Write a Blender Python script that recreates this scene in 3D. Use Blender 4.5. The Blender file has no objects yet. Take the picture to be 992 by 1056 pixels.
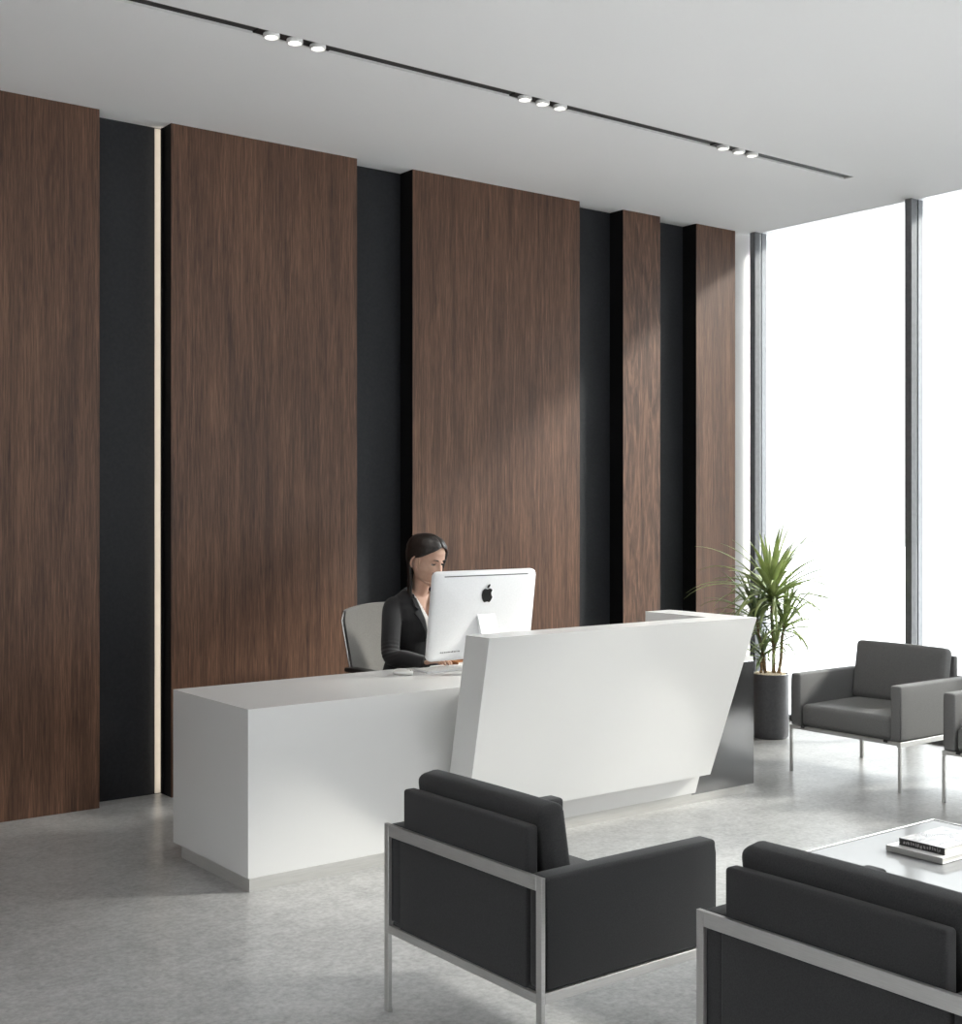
import bpy, bmesh, math, random
from mathutils import Vector, Matrix
PI = math.pi
C = bpy.context.scene.collection
SC = bpy.context.scene
random.seed(7)

# ------------------------------------------------------------------ camera
cam_d = bpy.data.cameras.new('camera')
cam = bpy.data.objects.new('camera', cam_d); C.objects.link(cam)
F_PX, CX, HY = 1332.0, 496.0, 522.0
cam_d.sensor_fit = 'HORIZONTAL'; cam_d.sensor_width = 36.0
cam_d.lens = 36.0 * F_PX / 992.0
cam_d.shift_y = (HY - 528.0) / 992.0
cam_d.clip_start = 0.05
cam.location = (0, 0, 1.6)
TH = math.radians(52.6288)                       # wall direction is TH to the right of the view axis
cam.rotation_euler = (PI / 2, 0, -(PI / 2 - TH))
SC.camera = cam

# ------------------------------------------------------------------ sky, sun, exposure
world = bpy.data.worlds.new('overcast_sky'); SC.world = world
world.use_nodes = True
bg = world.node_tree.nodes['Background']
# bright overcast sky, brighter overhead than near the horizon
wn, wl = world.node_tree.nodes, world.node_tree.links
w_tc = wn.new('ShaderNodeTexCoord'); w_sep = wn.new('ShaderNodeSeparateXYZ'); w_map = wn.new('ShaderNodeMapRange')
w_map.interpolation_type = 'SMOOTHSTEP'
w_map.inputs['From Min'].default_value = 0.22; w_map.inputs['From Max'].default_value = 0.60
w_map.inputs['To Min'].default_value = 1.3; w_map.inputs['To Max'].default_value = 18.5
wl.new(w_tc.outputs['Generated'], w_sep.inputs[0]); wl.new(w_sep.outputs['Z'], w_map.inputs[0])
wl.new(w_map.outputs[0], bg.inputs['Strength'])
bg.inputs[0].default_value = (0.96, 0.98, 1.0, 1)
sun_d = bpy.data.lights.new('sun', 'SUN')
sun_d.energy = 5.3; sun_d.angle = math.radians(7.0); sun_d.color = (1.0, 0.95, 0.88)
sun = bpy.data.objects.new('sun', sun_d); C.objects.link(sun)
to_sun = Vector((1.0, -0.55, 0.66)).normalized()
sun.rotation_euler = to_sun.to_track_quat('Z', 'Y').to_euler()
sun.location = (14, -6, 9)

SC.view_settings.view_transform = 'Standard'
SC.view_settings.look = 'None'
SC.view_settings.gamma = 1.0
SC.view_settings.use_curve_mapping = False
SC.view_settings.exposure = 0.38
try:
    SC.cycles.max_bounces = 10; SC.cycles.diffuse_bounces = 6; SC.cycles.glossy_bounces = 4
    SC.cycles.transparent_max_bounces = 12
    SC.cycles.caustics_reflective = False; SC.cycles.caustics_refractive = False
    SC.cycles.use_denoising = True
    SC.cycles.sample_clamp_indirect = 6.0
except Exception:
    pass

# ------------------------------------------------------------------ helpers
def srgb(r, g, b):
    f = lambda v: (v / 255 / 12.92) if v / 255 <= 0.04045 else ((v / 255 + 0.055) / 1.055) ** 2.4
    return (f(r), f(g), f(b), 1)

def mat(name, col, rough=0.5, metal=0.0, spec=0.5, emit=None, estr=0.0, coat=0.0):
    m = bpy.data.materials.new(name); m.use_nodes = True
    b = m.node_tree.nodes['Principled BSDF']
    b.inputs['Base Color'].default_value = col
    b.inputs['Roughness'].default_value = rough
    b.inputs['Metallic'].default_value = metal
    b.inputs['Specular IOR Level'].default_value = spec
    b.inputs['Coat Weight'].default_value = coat
    if emit:
        b.inputs['Emission Color'].default_value = emit
        b.inputs['Emission Strength'].default_value = estr
    return m

def noise_tint(m, c1, c2, scale=(1, 1, 1), nscale=5.0, detail=6.0, lo=0.35, hi=0.65, bump=0.0, dist=0.002,
               rough=None, distortion=0.0, nrough=0.6, coords='Object'):
    nt = m.node_tree; N = nt.nodes; L = nt.links; b = N['Principled BSDF']
    tc = N.new('ShaderNodeTexCoord'); mp = N.new('ShaderNodeMapping')
    mp.inputs['Scale'].default_value = scale
    L.new(tc.outputs[coords], mp.inputs[0])
    nz = N.new('ShaderNodeTexNoise'); nz.inputs['Scale'].default_value = nscale
    nz.inputs['Detail'].default_value = detail; nz.inputs['Roughness'].default_value = nrough
    nz.inputs['Distortion'].default_value = distortion
    L.new(mp.outputs[0], nz.inputs['Vector'])
    cr = N.new('ShaderNodeValToRGB')
    cr.color_ramp.elements[0].position = lo; cr.color_ramp.elements[0].color = c1
    cr.color_ramp.elements[1].position = hi; cr.color_ramp.elements[1].color = c2
    L.new(nz.outputs['Fac'], cr.inputs[0]); L.new(cr.outputs[0], b.inputs['Base Color'])
    if bump:
        bp = N.new('ShaderNodeBump'); bp.inputs['Strength'].default_value = bump
        bp.inputs['Distance'].default_value = dist
        L.new(nz.outputs['Fac'], bp.inputs['Height']); L.new(bp.outputs[0], b.inputs['Normal'])
    if rough:
        mr = N.new('ShaderNodeMapRange'); mr.inputs['To Min'].default_value = rough[0]
        mr.inputs['To Max'].default_value = rough[1]
        L.new(nz.outputs['Fac'], mr.inputs[0]); L.new(mr.outputs[0], b.inputs['Roughness'])
    return m

def tag(o, label=None, cat=None, group=None, kind=None):
    if label: o['label'] = label
    if cat: o['category'] = cat
    if group: o['group'] = group
    if kind: o['kind'] = kind
    return o

def thing(name, label, cat, loc=(0, 0, 0), rz=0.0, group=None):
    o = bpy.data.objects.new(name, None); C.objects.link(o)
    o.empty_display_size = 0.1
    o.location = loc; o.rotation_euler = (0, 0, rz)
    return tag(o, label, cat, group)

def obj(name, bm, m, parent=None, smooth=False, loc=None, auto=None):
    bmesh.ops.recalc_face_normals(bm, faces=bm.faces)
    me = bpy.data.meshes.new(name); bm.to_mesh(me); bm.free()
    mats = m if isinstance(m, (list, tuple)) else [m]
    for q in mats: me.materials.append(q)
    if smooth:
        for p in me.polygons: p.use_smooth = True
        if auto is not None:
            try: me.set_sharp_from_angle(angle=math.radians(auto))
            except Exception: pass
    o = bpy.data.objects.new(name, me); C.objects.link(o)
    if parent: o.parent = parent
    if loc is not None: o.location = loc
    return o

def B(): return bmesh.new()

def box(bm, x0, x1, y0, y1, z0, z1, r=0.0, seg=2, mi=0):
    n0 = set(bm.faces)
    v = [bm.verts.new((x, y, z)) for x in (x0, x1) for y in (y0, y1) for z in (z0, z1)]
    fs = [(0, 1, 3, 2), (4, 6, 7, 5), (0, 4, 5, 1), (2, 3, 7, 6), (0, 2, 6, 4), (1, 5, 7, 3)]
    F = [bm.faces.new([v[i] for i in f]) for f in fs]
    bmesh.ops.recalc_face_normals(bm, faces=F)
    if r > 0:
        E = list({e for f in F for e in f.edges})
        bmesh.ops.bevel(bm, geom=E, offset=r, offset_type='OFFSET', segments=seg, profile=0.5, affect='EDGES')
    if mi:
        for f in bm.faces:
            if f not in n0: f.material_index = mi
    return bm

def ngon_prism(bm, pts2, a0, a1, axis='x', r=0.0, seg=2):
    """extrude polygon pts2 along an axis between a0 and a1 (axis x: pts are y,z; y: x,z; z: x,y)"""
    def P(p, a):
        return {'x': (a, p[0], p[1]), 'y': (p[0], a, p[1]), 'z': (p[0], p[1], a)}[axis]
    A = [bm.verts.new(P(p, a0)) for p in pts2]; D = [bm.verts.new(P(p, a1)) for p in pts2]
    F = [bm.faces.new(A), bm.faces.new(D[::-1])]
    n = len(pts2)
    for i in range(n):
        F.append(bm.faces.new((A[i], D[i], D[(i + 1) % n], A[(i + 1) % n])))
    bmesh.ops.recalc_face_normals(bm, faces=F)
    if r > 0:
        E = list({e for f in F for e in f.edges})
        bmesh.ops.bevel(bm, geom=E, offset=r, offset_type='OFFSET', segments=seg, profile=0.5, affect='EDGES')
    return bm

def loft(bm, rings, cap=True):
    R = [[bm.verts.new(p) for p in ring] for ring in rings]
    n = len(R[0])
    for a, b in zip(R, R[1:]):
        for i in range(n):
            bm.faces.new((a[i], a[(i + 1) % n], b[(i + 1) % n], b[i]))
    if cap:
        bm.faces.new(R[0][::-1]); bm.faces.new(R[-1])
    return bm

def tube(bm, pts, rad, n=12, flat=1.0, up=None, cap=True):
    """round (or flattened) tube through pts, rad per point"""
    pts = [Vector(p) for p in pts]
    if not isinstance(rad, (list, tuple)): rad = [rad] * len(pts)
    rings = []; ref = Vector(up) if up else None
    for i, p in enumerate(pts):
        if i == 0: t = pts[1] - p
        elif i == len(pts) - 1: t = p - pts[i - 1]
        else: t = (pts[i + 1] - p).normalized() + (p - pts[i - 1]).normalized()
        t.normalize()
        if ref is None:
            ref = Vector((0, 0, 1)) if abs(t.z) < 0.9 else Vector((1, 0, 0))
        u = (ref - t * ref.dot(t)).normalized(); w = t.cross(u)
        if not up: ref = u
        rings.append([p + w * math.cos(2 * PI * k / n) * rad[i] + u * math.sin(2 * PI * k / n) * rad[i] * flat for k in range(n)])
    return loft(bm, rings, cap)

def bez(pts, n=8):
    """Catmull-Rom through pts"""
    P = [Vector(p) for p in pts]; P = [2 * P[0] - P[1]] + P + [2 * P[-1] - P[-2]]
    out = []
    for i in range(1, len(P) - 2):
        a, b, c, d = P[i - 1], P[i], P[i + 1], P[i + 2]
        for k in range(n):
            t = k / n
            out.append(0.5 * ((2 * b) + (c - a) * t + (2 * a - 5 * b + 4 * c - d) * t * t + (3 * b - a - 3 * c + d) * t ** 3))
    out.append(P[-2].copy())
    return out

def lathe(bm, prof, n=40, cx=0, cy=0, cap=True):
    return loft(bm, [[(cx + r * math.cos(2 * PI * k / n), cy + r * math.sin(2 * PI * k / n), z) for k in range(n)] for r, z in prof], cap)

def ball(bm, c, r, s=(1, 1, 1), u=16, v=10):
    g = bmesh.ops.create_uvsphere(bm, u_segments=u, v_segments=v, radius=r)
    for w in g['verts']:
        w.co = Vector((w.co.x * s[0] + c[0], w.co.y * s[1] + c[1], w.co.z * s[2] + c[2]))
    return bm

def cushion(bm, x0, x1, y0, y1, z0, z1, r=0.03, puff=(0, 0, 0), cuts=6):
    """box cushion: softly rounded edges, faces swollen by puff along each axis"""
    b2 = bmesh.new()
    box(b2, x0, x1, y0, y1, z0, z1, r, 4)
    bmesh.ops.subdivide_edges(b2, edges=[e for e in b2.edges if e.calc_length() > 0.09], cuts=cuts, use_grid_fill=True)
    cx, cy, cz = (x0 + x1) / 2, (y0 + y1) / 2, (z0 + z1) / 2
    hx, hy, hz = (x1 - x0) / 2, (y1 - y0) / 2, (z1 - z0) / 2
    q = lambda t: max(0.0, 1 - abs(t) ** 2.4)
    for v in b2.verts:
        a, b, c = (v.co.x - cx) / hx, (v.co.y - cy) / hy, (v.co.z - cz) / hz
        v.co.x += puff[0] * a * q(b) * q(c)
        v.co.y += puff[1] * b * q(a) * q(c)
        v.co.z += puff[2] * c * q(a) * q(b)
    me = bpy.data.meshes.new('tmp'); b2.to_mesh(me); b2.free()
    bm.from_mesh(me); bpy.data.meshes.remove(me)
    return bm

def baked(bm, *mods):
    """apply modifiers to a bmesh through the depsgraph, return a new bmesh"""
    me = bpy.data.meshes.new('tmp'); bm.to_mesh(me); bm.free()
    o = bpy.data.objects.new('tmp', me); C.objects.link(o)
    for t, kw in mods:
        md = o.modifiers.new(t, t)
        for k, v in kw.items(): setattr(md, k, v)
    dg = bpy.context.evaluated_depsgraph_get(); dg.update()
    ev = bpy.data.meshes.new_from_object(o.evaluated_get(dg))
    out = bmesh.new(); out.from_mesh(ev)
    bpy.data.objects.remove(o); bpy.data.meshes.remove(me); bpy.data.meshes.remove(ev)
    return out

# ------------------------------------------------------------------ materials
M = {}
M['ceiling'] = mat('white_plaster', srgb(246, 246, 246), 0.9, spec=0.2)
M['plaster'] = mat('wall_plaster', srgb(236, 236, 234), 0.9, spec=0.2)

def concrete():
    m = mat('polished_concrete', srgb(160, 160, 160), 0.28, spec=0.75)
    nt = m.node_tree; N = nt.nodes; L = nt.links; b = N['Principled BSDF']
    tc = N.new('ShaderNodeTexCoord')
    def nz(sc, det, ro=0.6, dist=0.0):
        n = N.new('ShaderNodeTexNoise'); n.inputs['Scale'].default_value = sc; n.inputs['Detail'].default_value = det
        n.inputs['Roughness'].default_value = ro; n.inputs['Distortion'].default_value = dist
        L.new(tc.outputs['Object'], n.inputs['Vector']); return n
    big = nz(1.3, 4, 0.55); mid = nz(11, 5, 0.7); fine = nz(42, 3, 0.7)
    def mixf(a, bb, f):
        x = N.new('ShaderNodeMix'); x.data_type = 'FLOAT'; x.inputs[0].default_value = f
        L.new(a, x.inputs[2]); L.new(bb, x.inputs[3]); return x.outputs[0]
    k = mixf(mixf(big.outputs['Fac'], mid.outputs['Fac'], 0.6), fine.outputs['Fac'], 0.45)
    cr = N.new('ShaderNodeValToRGB')
    cr.color_ramp.elements[0].position = 0.34; cr.color_ramp.elements[0].color = srgb(113, 112, 111)
    cr.color_ramp.elements[1].position = 0.62; cr.color_ramp.elements[1].color = srgb(176, 176, 175)
    L.new(k, cr.inputs[0]); L.new(cr.outputs[0], b.inputs['Base Color'])
    bp = N.new('ShaderNodeBump'); bp.inputs['Strength'].default_value = 0.02; bp.inputs['Distance'].default_value = 0.004
    L.new(mixf(mid.outputs['Fac'], fine.outputs['Fac'], 0.5), bp.inputs['Height']); L.new(bp.outputs[0], b.inputs['Normal'])
    return m
M['floor'] = concrete()

def walnut(name='walnut_veneer', figured=False):
    m = mat(name, srgb(96, 72, 58), 0.48, spec=0.35)
    nt = m.node_tree; N = nt.nodes; L = nt.links; b = N['Principled BSDF']
    tc = N.new('ShaderNodeTexCoord'); oi = N.new('ShaderNodeObjectInfo')
    ml = N.new('ShaderNodeMath'); ml.operation = 'MULTIPLY'; ml.inputs[1].default_value = 37.0
    L.new(oi.outputs['Random'], ml.inputs[0])
    ad = N.new('ShaderNodeVectorMath'); ad.operation = 'ADD'
    L.new(tc.outputs['Object'], ad.inputs[0]); L.new(ml.outputs[0], ad.inputs[1])
    def nz(scale, ns, det, ro, dist):
        mp = N.new('ShaderNodeMapping'); mp.inputs['Scale'].default_value = scale
        L.new(ad.outputs[0], mp.inputs[0])
        n = N.new('ShaderNodeTexNoise'); n.inputs['Scale'].default_value = ns; n.inputs['Detail'].default_value = det
        n.inputs['Roughness'].default_value = ro; n.inputs['Distortion'].default_value = dist
        L.new(mp.outputs[0], n.inputs['Vector']); return n
    g1 = nz((9, 9, 0.45) if not figured else (7, 7, 1.1), 1.6, 6, 0.62, 0.7 if not figured else 2.2)
    g2 = nz((60, 60, 1.5), 1.5, 8, 0.75, 0.9)
    g3 = nz((190, 190, 6), 1.2, 3, 0.6, 0.4)
    def mixf(a, bb, f):
        x = N.new('ShaderNodeMix'); x.data_type = 'FLOAT'; x.inputs[0].default_value = f
        L.new(a, x.inputs[2]); L.new(bb, x.inputs[3]); return x.outputs[0]
    k = mixf(mixf(g1.outputs['Fac'], g2.outputs['Fac'], 0.55 if not figured else 0.32), g3.outputs['Fac'], 0.3)
    cr = N.new('ShaderNodeValToRGB'); e = cr.color_ramp.elements
    e[0].position = 0.33; e[0].color = srgb(32, 20, 15)
    e[1].position = 0.66; e[1].color = srgb(135, 101, 79)
    q = e.new(0.48); q.color = srgb(83, 59, 46)
    L.new(k, cr.inputs[0]); L.new(cr.outputs[0], b.inputs['Base Color'])
    bp = N.new('ShaderNodeBump'); bp.inputs['Strength'].default_value = 0.12; bp.inputs['Distance'].default_value = 0.002
    L.new(k, bp.inputs['Height']); L.new(bp.outputs[0], b.inputs['Normal'])
    return m
M['walnut'] = walnut()
M['walnut_fig'] = walnut('figured_walnut_veneer', True)
M['black_panel'] = noise_tint(mat('black_laminate', srgb(30, 32, 36), 0.6, spec=0.35), srgb(26, 28, 32), srgb(33, 35, 39), nscale=60, detail=3)
M['reveal'] = mat('black_panel_edge', srgb(14, 14, 15), 0.7, spec=0.2)
M['alu'] = noise_tint(mat('anodised_aluminium', srgb(112, 114, 117), 0.45, metal=0.4), srgb(108, 110, 113), srgb(118, 120, 123), nscale=30)
M['alu_dark'] = mat('aluminium_groove', srgb(80, 82, 85), 0.5, metal=0.4)
M['white'] = mat('white_solid_surface', srgb(213, 213, 212), 0.25, spec=0.5)
M['steel'] = noise_tint(mat('brushed_steel', srgb(185, 184, 182), 0.34, metal=0.75), srgb(180, 179, 177), srgb(192, 191, 189), scale=(4, 4, 120), nscale=4)
M['plinth'] = noise_tint(mat('brushed_steel_plinth', srgb(180, 179, 176), 0.42, metal=0.35), srgb(176, 175, 172), srgb(188, 187, 184), scale=(3, 3, 150), nscale=4)
M['black_gloss'] = mat('dark_mirror_steel', srgb(172, 172, 173), 0.15, metal=1.0)
M['chrome'] = mat('chrome', srgb(215, 215, 216), 0.14, metal=1.0)

def fabric(name, a, b_, bump=0.25, sc=330):
    m = mat(name, a, 0.92, spec=0.25)
    noise_tint(m, a, b_, nscale=sc, detail=3, bump=bump, dist=0.001)
    m.node_tree.nodes['Principled BSDF'].inputs['Sheen Weight'].default_value = 0.12
    return m
M['fabric'] = fabric('charcoal_wool', srgb(35, 35, 36), srgb(49, 49, 50))
M['fabric_grey'] = fabric('mid_grey_wool', srgb(98, 98, 98), srgb(122, 122, 121))
M['seat_grey'] = fabric('grey_seat_mesh', srgb(112, 110, 107), srgb(130, 128, 124))
M['black_plastic'] = noise_tint(mat('black_plastic', srgb(24, 24, 25), 0.45), srgb(22, 22, 23), srgb(28, 28, 29), nscale=80)
M['silver'] = noise_tint(mat('satin_aluminium_shell', srgb(228, 229, 231), 0.38, metal=0.1), srgb(226, 227, 229), srgb(231, 232, 234), nscale=120)
M['logo'] = mat('black_gloss_emblem', srgb(16, 16, 16), 0.25)
M['slot'] = mat('dark_vent', srgb(70, 71, 73), 0.6)
M['screen'] = mat('monitor_glass', srgb(12, 13, 15), 0.08, coat=1.0)
M['white_plastic'] = mat('white_plastic', srgb(226, 226, 224), 0.3)
M['key'] = mat('white_key', srgb(236, 236, 234), 0.4)
M['led'] = mat('warm_led_diffuser', srgb(240, 232, 215), 0.5, emit=srgb(255, 241, 222), estr=4.5)
M['lens'] = mat('downlight_lens', srgb(255, 255, 250), 0.3, emit=(1.0, 0.97, 0.92, 1), estr=3.0)
M['ring'] = mat('white_downlight_ring', srgb(225, 225, 223), 0.35)
M['track'] = mat('black_track', srgb(34, 33, 32), 0.55)

def glass_mat():
    m = bpy.data.materials.new('clear_glass'); m.use_nodes = True
    nt = m.node_tree; N = nt.nodes; L = nt.links
    N.remove(N['Principled BSDF']); out = N['Material Output']
    t = N.new('ShaderNodeBsdfTransparent'); t.inputs[0].default_value = (0.97, 0.985, 0.98, 1)
    g = N.new('ShaderNodeBsdfGlossy'); g.inputs['Roughness'].default_value = 0.02
    fr = N.new('ShaderNodeFresnel'); fr.inputs[0].default_value = 1.45
    mx = N.new('ShaderNodeMixShader'); L.new(fr.outputs[0], mx.inputs[0]); L.new(t.outputs[0], mx.inputs[1]); L.new(g.outputs[0], mx.inputs[2])
    L.new(mx.outputs[0], out.inputs[0]); return m
M['glass'] = glass_mat()

# ------------------------------------------------------------------ room shell
ZC = 3.703          # ceiling
YP = 6.667          # face of the walnut panels
YR = 6.805          # face of the recessed black wall
XW = 7.68           # room face of the window wall
XL, YB = -2.2, -3.2 # unseen left and rear limits of the room
TX1, TY0, TY1 = 6.90, 5.105, 5.190   # slot for the light track

def struct(name, bm, m, parent=None, smooth=False):
    o = obj(name, bm, m, parent, smooth)
    if not parent: o['kind'] = 'structure'
    return o

b = B(); box(b, XL - 0.2, XW + 0.16, YB - 0.2, YR + 0.2, -0.12, 0.0); struct('floor', b, M['floor'])
b = B(); T = ZC + 0.25
TX0 = -1.0
box(b, XL - 0.2, XW + 0.16, YB - 0.2, TY0, ZC, T)
box(b, XL - 0.2, XW + 0.16, TY1, YR + 0.2, ZC, T)
box(b, TX1, XW + 0.16, TY0, TY1, ZC, T)
box(b, XL - 0.2, TX0, TY0, TY1, ZC, T)
box(b, TX0, TX1, TY0, TY1, ZC + 0.10, T)
struct('ceiling', b, M['ceiling'])
b = B(); box(b, XW + 0.16, XW + 0.30, YB - 0.2, YR + 0.2, ZC, T); struct('trim_1', b, M['ceiling'])   # fascia above the glazing
b = B(); box(b, XL - 0.2, 7.54, YR, YR + 0.2, 0, ZC); struct('wall_back', b, M['black_panel'])
b = B(); box(b, 7.54, XW + 0.16, YR - 0.09, YR + 0.2, 0, ZC); struct('wall_back_end', b, M['plaster'])
b = B(); box(b, XL - 0.2, XL, YB, 0.3, 0, ZC); box(b, XL - 0.2, XL, 2.3, YR, 0, ZC); box(b, XL - 0.2, XL, 0.3, 2.3, 3.2, ZC); struct('wall_left', b, M['plaster'])  # unseen wall; the opening is added to brighten surfaces facing left
b = B(); box(b, XL - 0.2, 4.6, YB - 0.2, YB, 0, ZC); struct('wall_front', b, M['plaster'])  # unseen rear wall, stopped short to let more light in on the right
# ground outside the glazing
b = B(); box(b, -30, XW + 40, -40, 40, -0.3, -0.125); struct('ground_outside', b, mat('pale_terrace_stone', srgb(112, 112, 113), 0.8))

# ---- glazing: mullions, threshold, head and panes
def window(n, y0, y1):
    b = B()
    # mullion at the y1 side: flat room-side cap, channel body with a groove, outer cap
    box(b, XW, XW + 0.062, y1 - 0.052, y1, 0, ZC, 0.002, 1)
    box(b, XW + 0.062, XW + 0.080, y1 - 0.044, y1 - 0.008, 0, ZC)
    box(b, XW + 0.080, XW + 0.135, y1 - 0.052, y1, 0, ZC, 0.002, 1)
    # threshold and head between mullions
    box(b, XW + 0.03, XW + 0.12, y0, y1 - 0.052, 0.0, 0.035, 0.002, 1)
    w = struct('window_%d' % n, b, M['alu'])
    b = B(); box(b, XW + 0.068, XW + 0.074, y0 + 0.001, y1 - 0.045, 0.03, ZC - 0.001)
    obj('pane', b, M['glass'], w)
ys = [6.647, 5.271, 3.895, 2.519, 1.143, -0.233, -1.609, -2.985]
for i in range(7):
    window(i + 1, ys[i + 1], ys[i])

# ---- walnut panels with black returns
def panel(x0, x1, label, m):
    b = B()
    box(b, x0, x1, YP, YR + 0.0, 0.0, ZC)
    b.faces.ensure_lookup_table()
    for f in b.faces:
        f.normal_update()
        if abs(f.normal.x) > 0.5: f.material_index = 1
    o = obj('wall_panel', b, [m, M['reveal']])
    # put the origin at the panel foot
    c = Vector(((x0 + x1) / 2, YP, 0))
    o.data.transform(Matrix.Translation(-c)); o.location = c
    return tag(o, label, 'wall panel', 'walnut wall panels')
panel(XL, 2.548, 'walnut wall panel at the far left, left of the lit recess', M['walnut'])
panel(2.952, 4.148, 'wide walnut wall panel rising behind the desk, right of the lit strip', M['walnut'])
panel(4.555, 5.948, 'wide walnut wall panel directly behind the seated woman and monitor', M['walnut'])
panel(6.360, 6.729, 'narrow figured walnut wall panel, second from the window', M['walnut_fig'])
panel(7.108, 7.536, 'narrow walnut wall panel nearest the window, behind the plant', M['walnut'])

# ---- warm light strip in the first recess
t = thing('led_strip', 'warm glowing vertical light strip in the black recess left of the wide walnut panel', 'light strip', (2.945, YR, 0))
b = B(); box(b, -0.030, 0.006, -0.003, 0, 0.004, ZC - 0.004); obj('profile', b, mat('pale_strip_channel', srgb(210, 206, 198), 0.7), t)
b = B(); box(b, -0.006, 0.006, -0.038, -0.036, 0.004, ZC - 0.004); box(b, 0.004, 0.006, -0.036, -0.003, 0.004, ZC - 0.004); obj('shade_flange', b, M['reveal'], t)
b = B(); ngon_prism(b, [(-0.0055, -0.0355), (0.0035, -0.0355), (0.0035, -0.029)], 0.006, ZC - 0.006, 'z'); obj('diffuser', b, M['led'], t)

# ---- recessed ceiling track and its spotlights
t = thing('light_track', 'black recessed linear track running along the white ceiling', 'light track', ((TX0 + TX1) / 2, (TY0 + TY1) / 2, ZC + 0.1))
t_l = t.location
b = B()
x0, x1 = TX0 - t_l.x + 0.002, TX1 - t_l.x - 0.002; hy = (TY1 - TY0) / 2 - 0.002
box(b, x0, x1, -hy, hy, -0.089, -0.0)
obj('channel', b, M['track'], t)
b = B()
box(b, x0, x1, -hy, -hy + 0.004, -0.1, -0.089); box(b, x0, x1, hy - 0.004, hy, -0.1, -0.089)
box(b, x1 - 0.004, x1, -hy + 0.004, hy - 0.004, -0.1, -0.089)
obj('trim_lip', b, M['ring'], t)
def module(xs):
    b = B(); box(b, xs[0] - 0.075 - t_l.x, xs[-1] + 0.075 - t_l.x, -hy + 0.004, hy - 0.004, -0.0965, -0.089, 0.001, 1)
    return obj('spotlight_housing', b, M['track'], t)
sets = [((2.755, 2.873, 2.993), 'nearest left-hand trio'), ((4.215, 4.335, 4.455), 'middle trio'), ((5.715, 5.850, 5.968), 'farthest trio by the window')]
place = ['left spotlight', 'middle spotlight', 'right spotlight']
first = None
for xs, nm in sets:
    module(xs)
    for k, x in enumerate(xs):
        lab = 'round white %s in the %s of the ceiling track' % (place[k], nm)
        if first is None:
            s = thing('spotlight', lab, 'spotlight', (x, (TY0 + TY1) / 2, ZC), 0, 'ceiling track spotlights'); first = s
            b = B(); lathe(b, [(0.030, 0.0095), (0.037, 0.0095), (0.037, -0.010), (0.034, -0.014), (0.031, -0.014), (0.029, -0.004), (0.029, 0.009)], 40, cap=False)
            obj('ring', b, M['ring'], s, True, auto=40)
            b = B(); lathe(b, [(0.0288, 0.009), (0.0288, 0.002), (0.02, 0.0005), (0.008, 0.0)], 32); obj('lens', b, M['lens'], s, True, auto=50)
        else:
            s = first.copy(); C.objects.link(s); s.location = (x, (TY0 + TY1) / 2, ZC); s['label'] = lab
            for ch in first.children:
                c = ch.copy(); C.objects.link(c); c.parent = s
        ld = bpy.data.lights.new('spotlight_beam', 'SPOT'); ld.energy = 6; ld.spot_size = math.radians(80); ld.spot_blend = 0.8
        ld.color = (1, 0.95, 0.88); ld.shadow_soft_size = 0.03
        lo = bpy.data.objects.new('spotlight_beam', ld); C.objects.link(lo); lo.location = (0, 0, -0.018); lo.parent = s

# ------------------------------------------------------------------ reception desk
DX0, DX1, DY0, DY1, DZ = 2.482, 5.62, 4.840, 5.583, 0.757
desk = thing('reception_desk', 'long white reception desk with a slanted raised counter and steel plinth', 'reception desk', ((DX0 + DX1) / 2, (DY0 + DY1) / 2, 0))
dl = desk.location
def dobj(name, b, m, smooth=False, **k):
    b.transform(Matrix.Translation(-dl)) if hasattr(b, 'transform') else None
    return obj(name, b, m, desk, smooth, **k)
# white body: left cheek + front in one continuous shell, open towards the sitter
b = B()
box(b, DX0 + 0.04, 5.12, DY0 + 0.035, DY1, DZ - 0.03, DZ); box(b, 5.12, DX1, DY0, DY1, DZ - 0.024, DZ)
dobj('desktop', b, M['white'])
b = B()
box(b, DX0, DX0 + 0.04, DY0, DY1, 0.055, DZ); box(b, DX0 + 0.04, 5.12, DY0, DY0 + 0.035, 0.055, DZ)
dobj('body', b, M['white'])
b = B()
box(b, DX0 + 0.004, 5.55, DY0 - 0.004, DY0 + 0.02, 0.0, 0.055); box(b, DX0 + 0.004, DX0 + 0.03, DY0 + 0.02, DY1 - 0.08, 0.0, 0.055)
box(b, 5.53, 5.55, DY0 + 0.02, DY1 - 0.08, 0.0, 0.055)
dobj('plinth', b, M['plinth'])
b = B()
box(b, 5.12, DX1, DY0 - 0.006, DY0 + 0.03, 0.045, DZ - 0.024, 0.001, 1); box(b, DX1 - 0.03, DX1, DY0 + 0.03, DY1, 0.045, DZ - 0.03)
o = dobj('end_panel', b, M['black_gloss']); o['label'] = 'dark mirror-polished end panel'
# raised counter: leaning slab, its left end raked, plus a wing running back at the right end
XE0, XE1 = 3.410, 5.145
pr = [(4.405, 1.03), (4.725, 0.172), (DY0, 0.172), (DY0, 0.312), (4.675, 0.757), (4.573, 1.03)]
b = B()
rk = lambda z: XE0 + 0.135 * (1.03 - z)
A = [b.verts.new((rk(z), y, z)) for y, z in pr]; D = [b.verts.new((XE1, y, z)) for y, z in pr]
b.faces.new(A); b.faces.new(D[::-1])
for i in range(len(pr)): b.faces.new((A[i], D[i], D[(i + 1) % len(pr)], A[(i + 1) % len(pr)]))
bmesh.ops.recalc_face_normals(b, faces=b.faces)
ce = b
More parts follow.
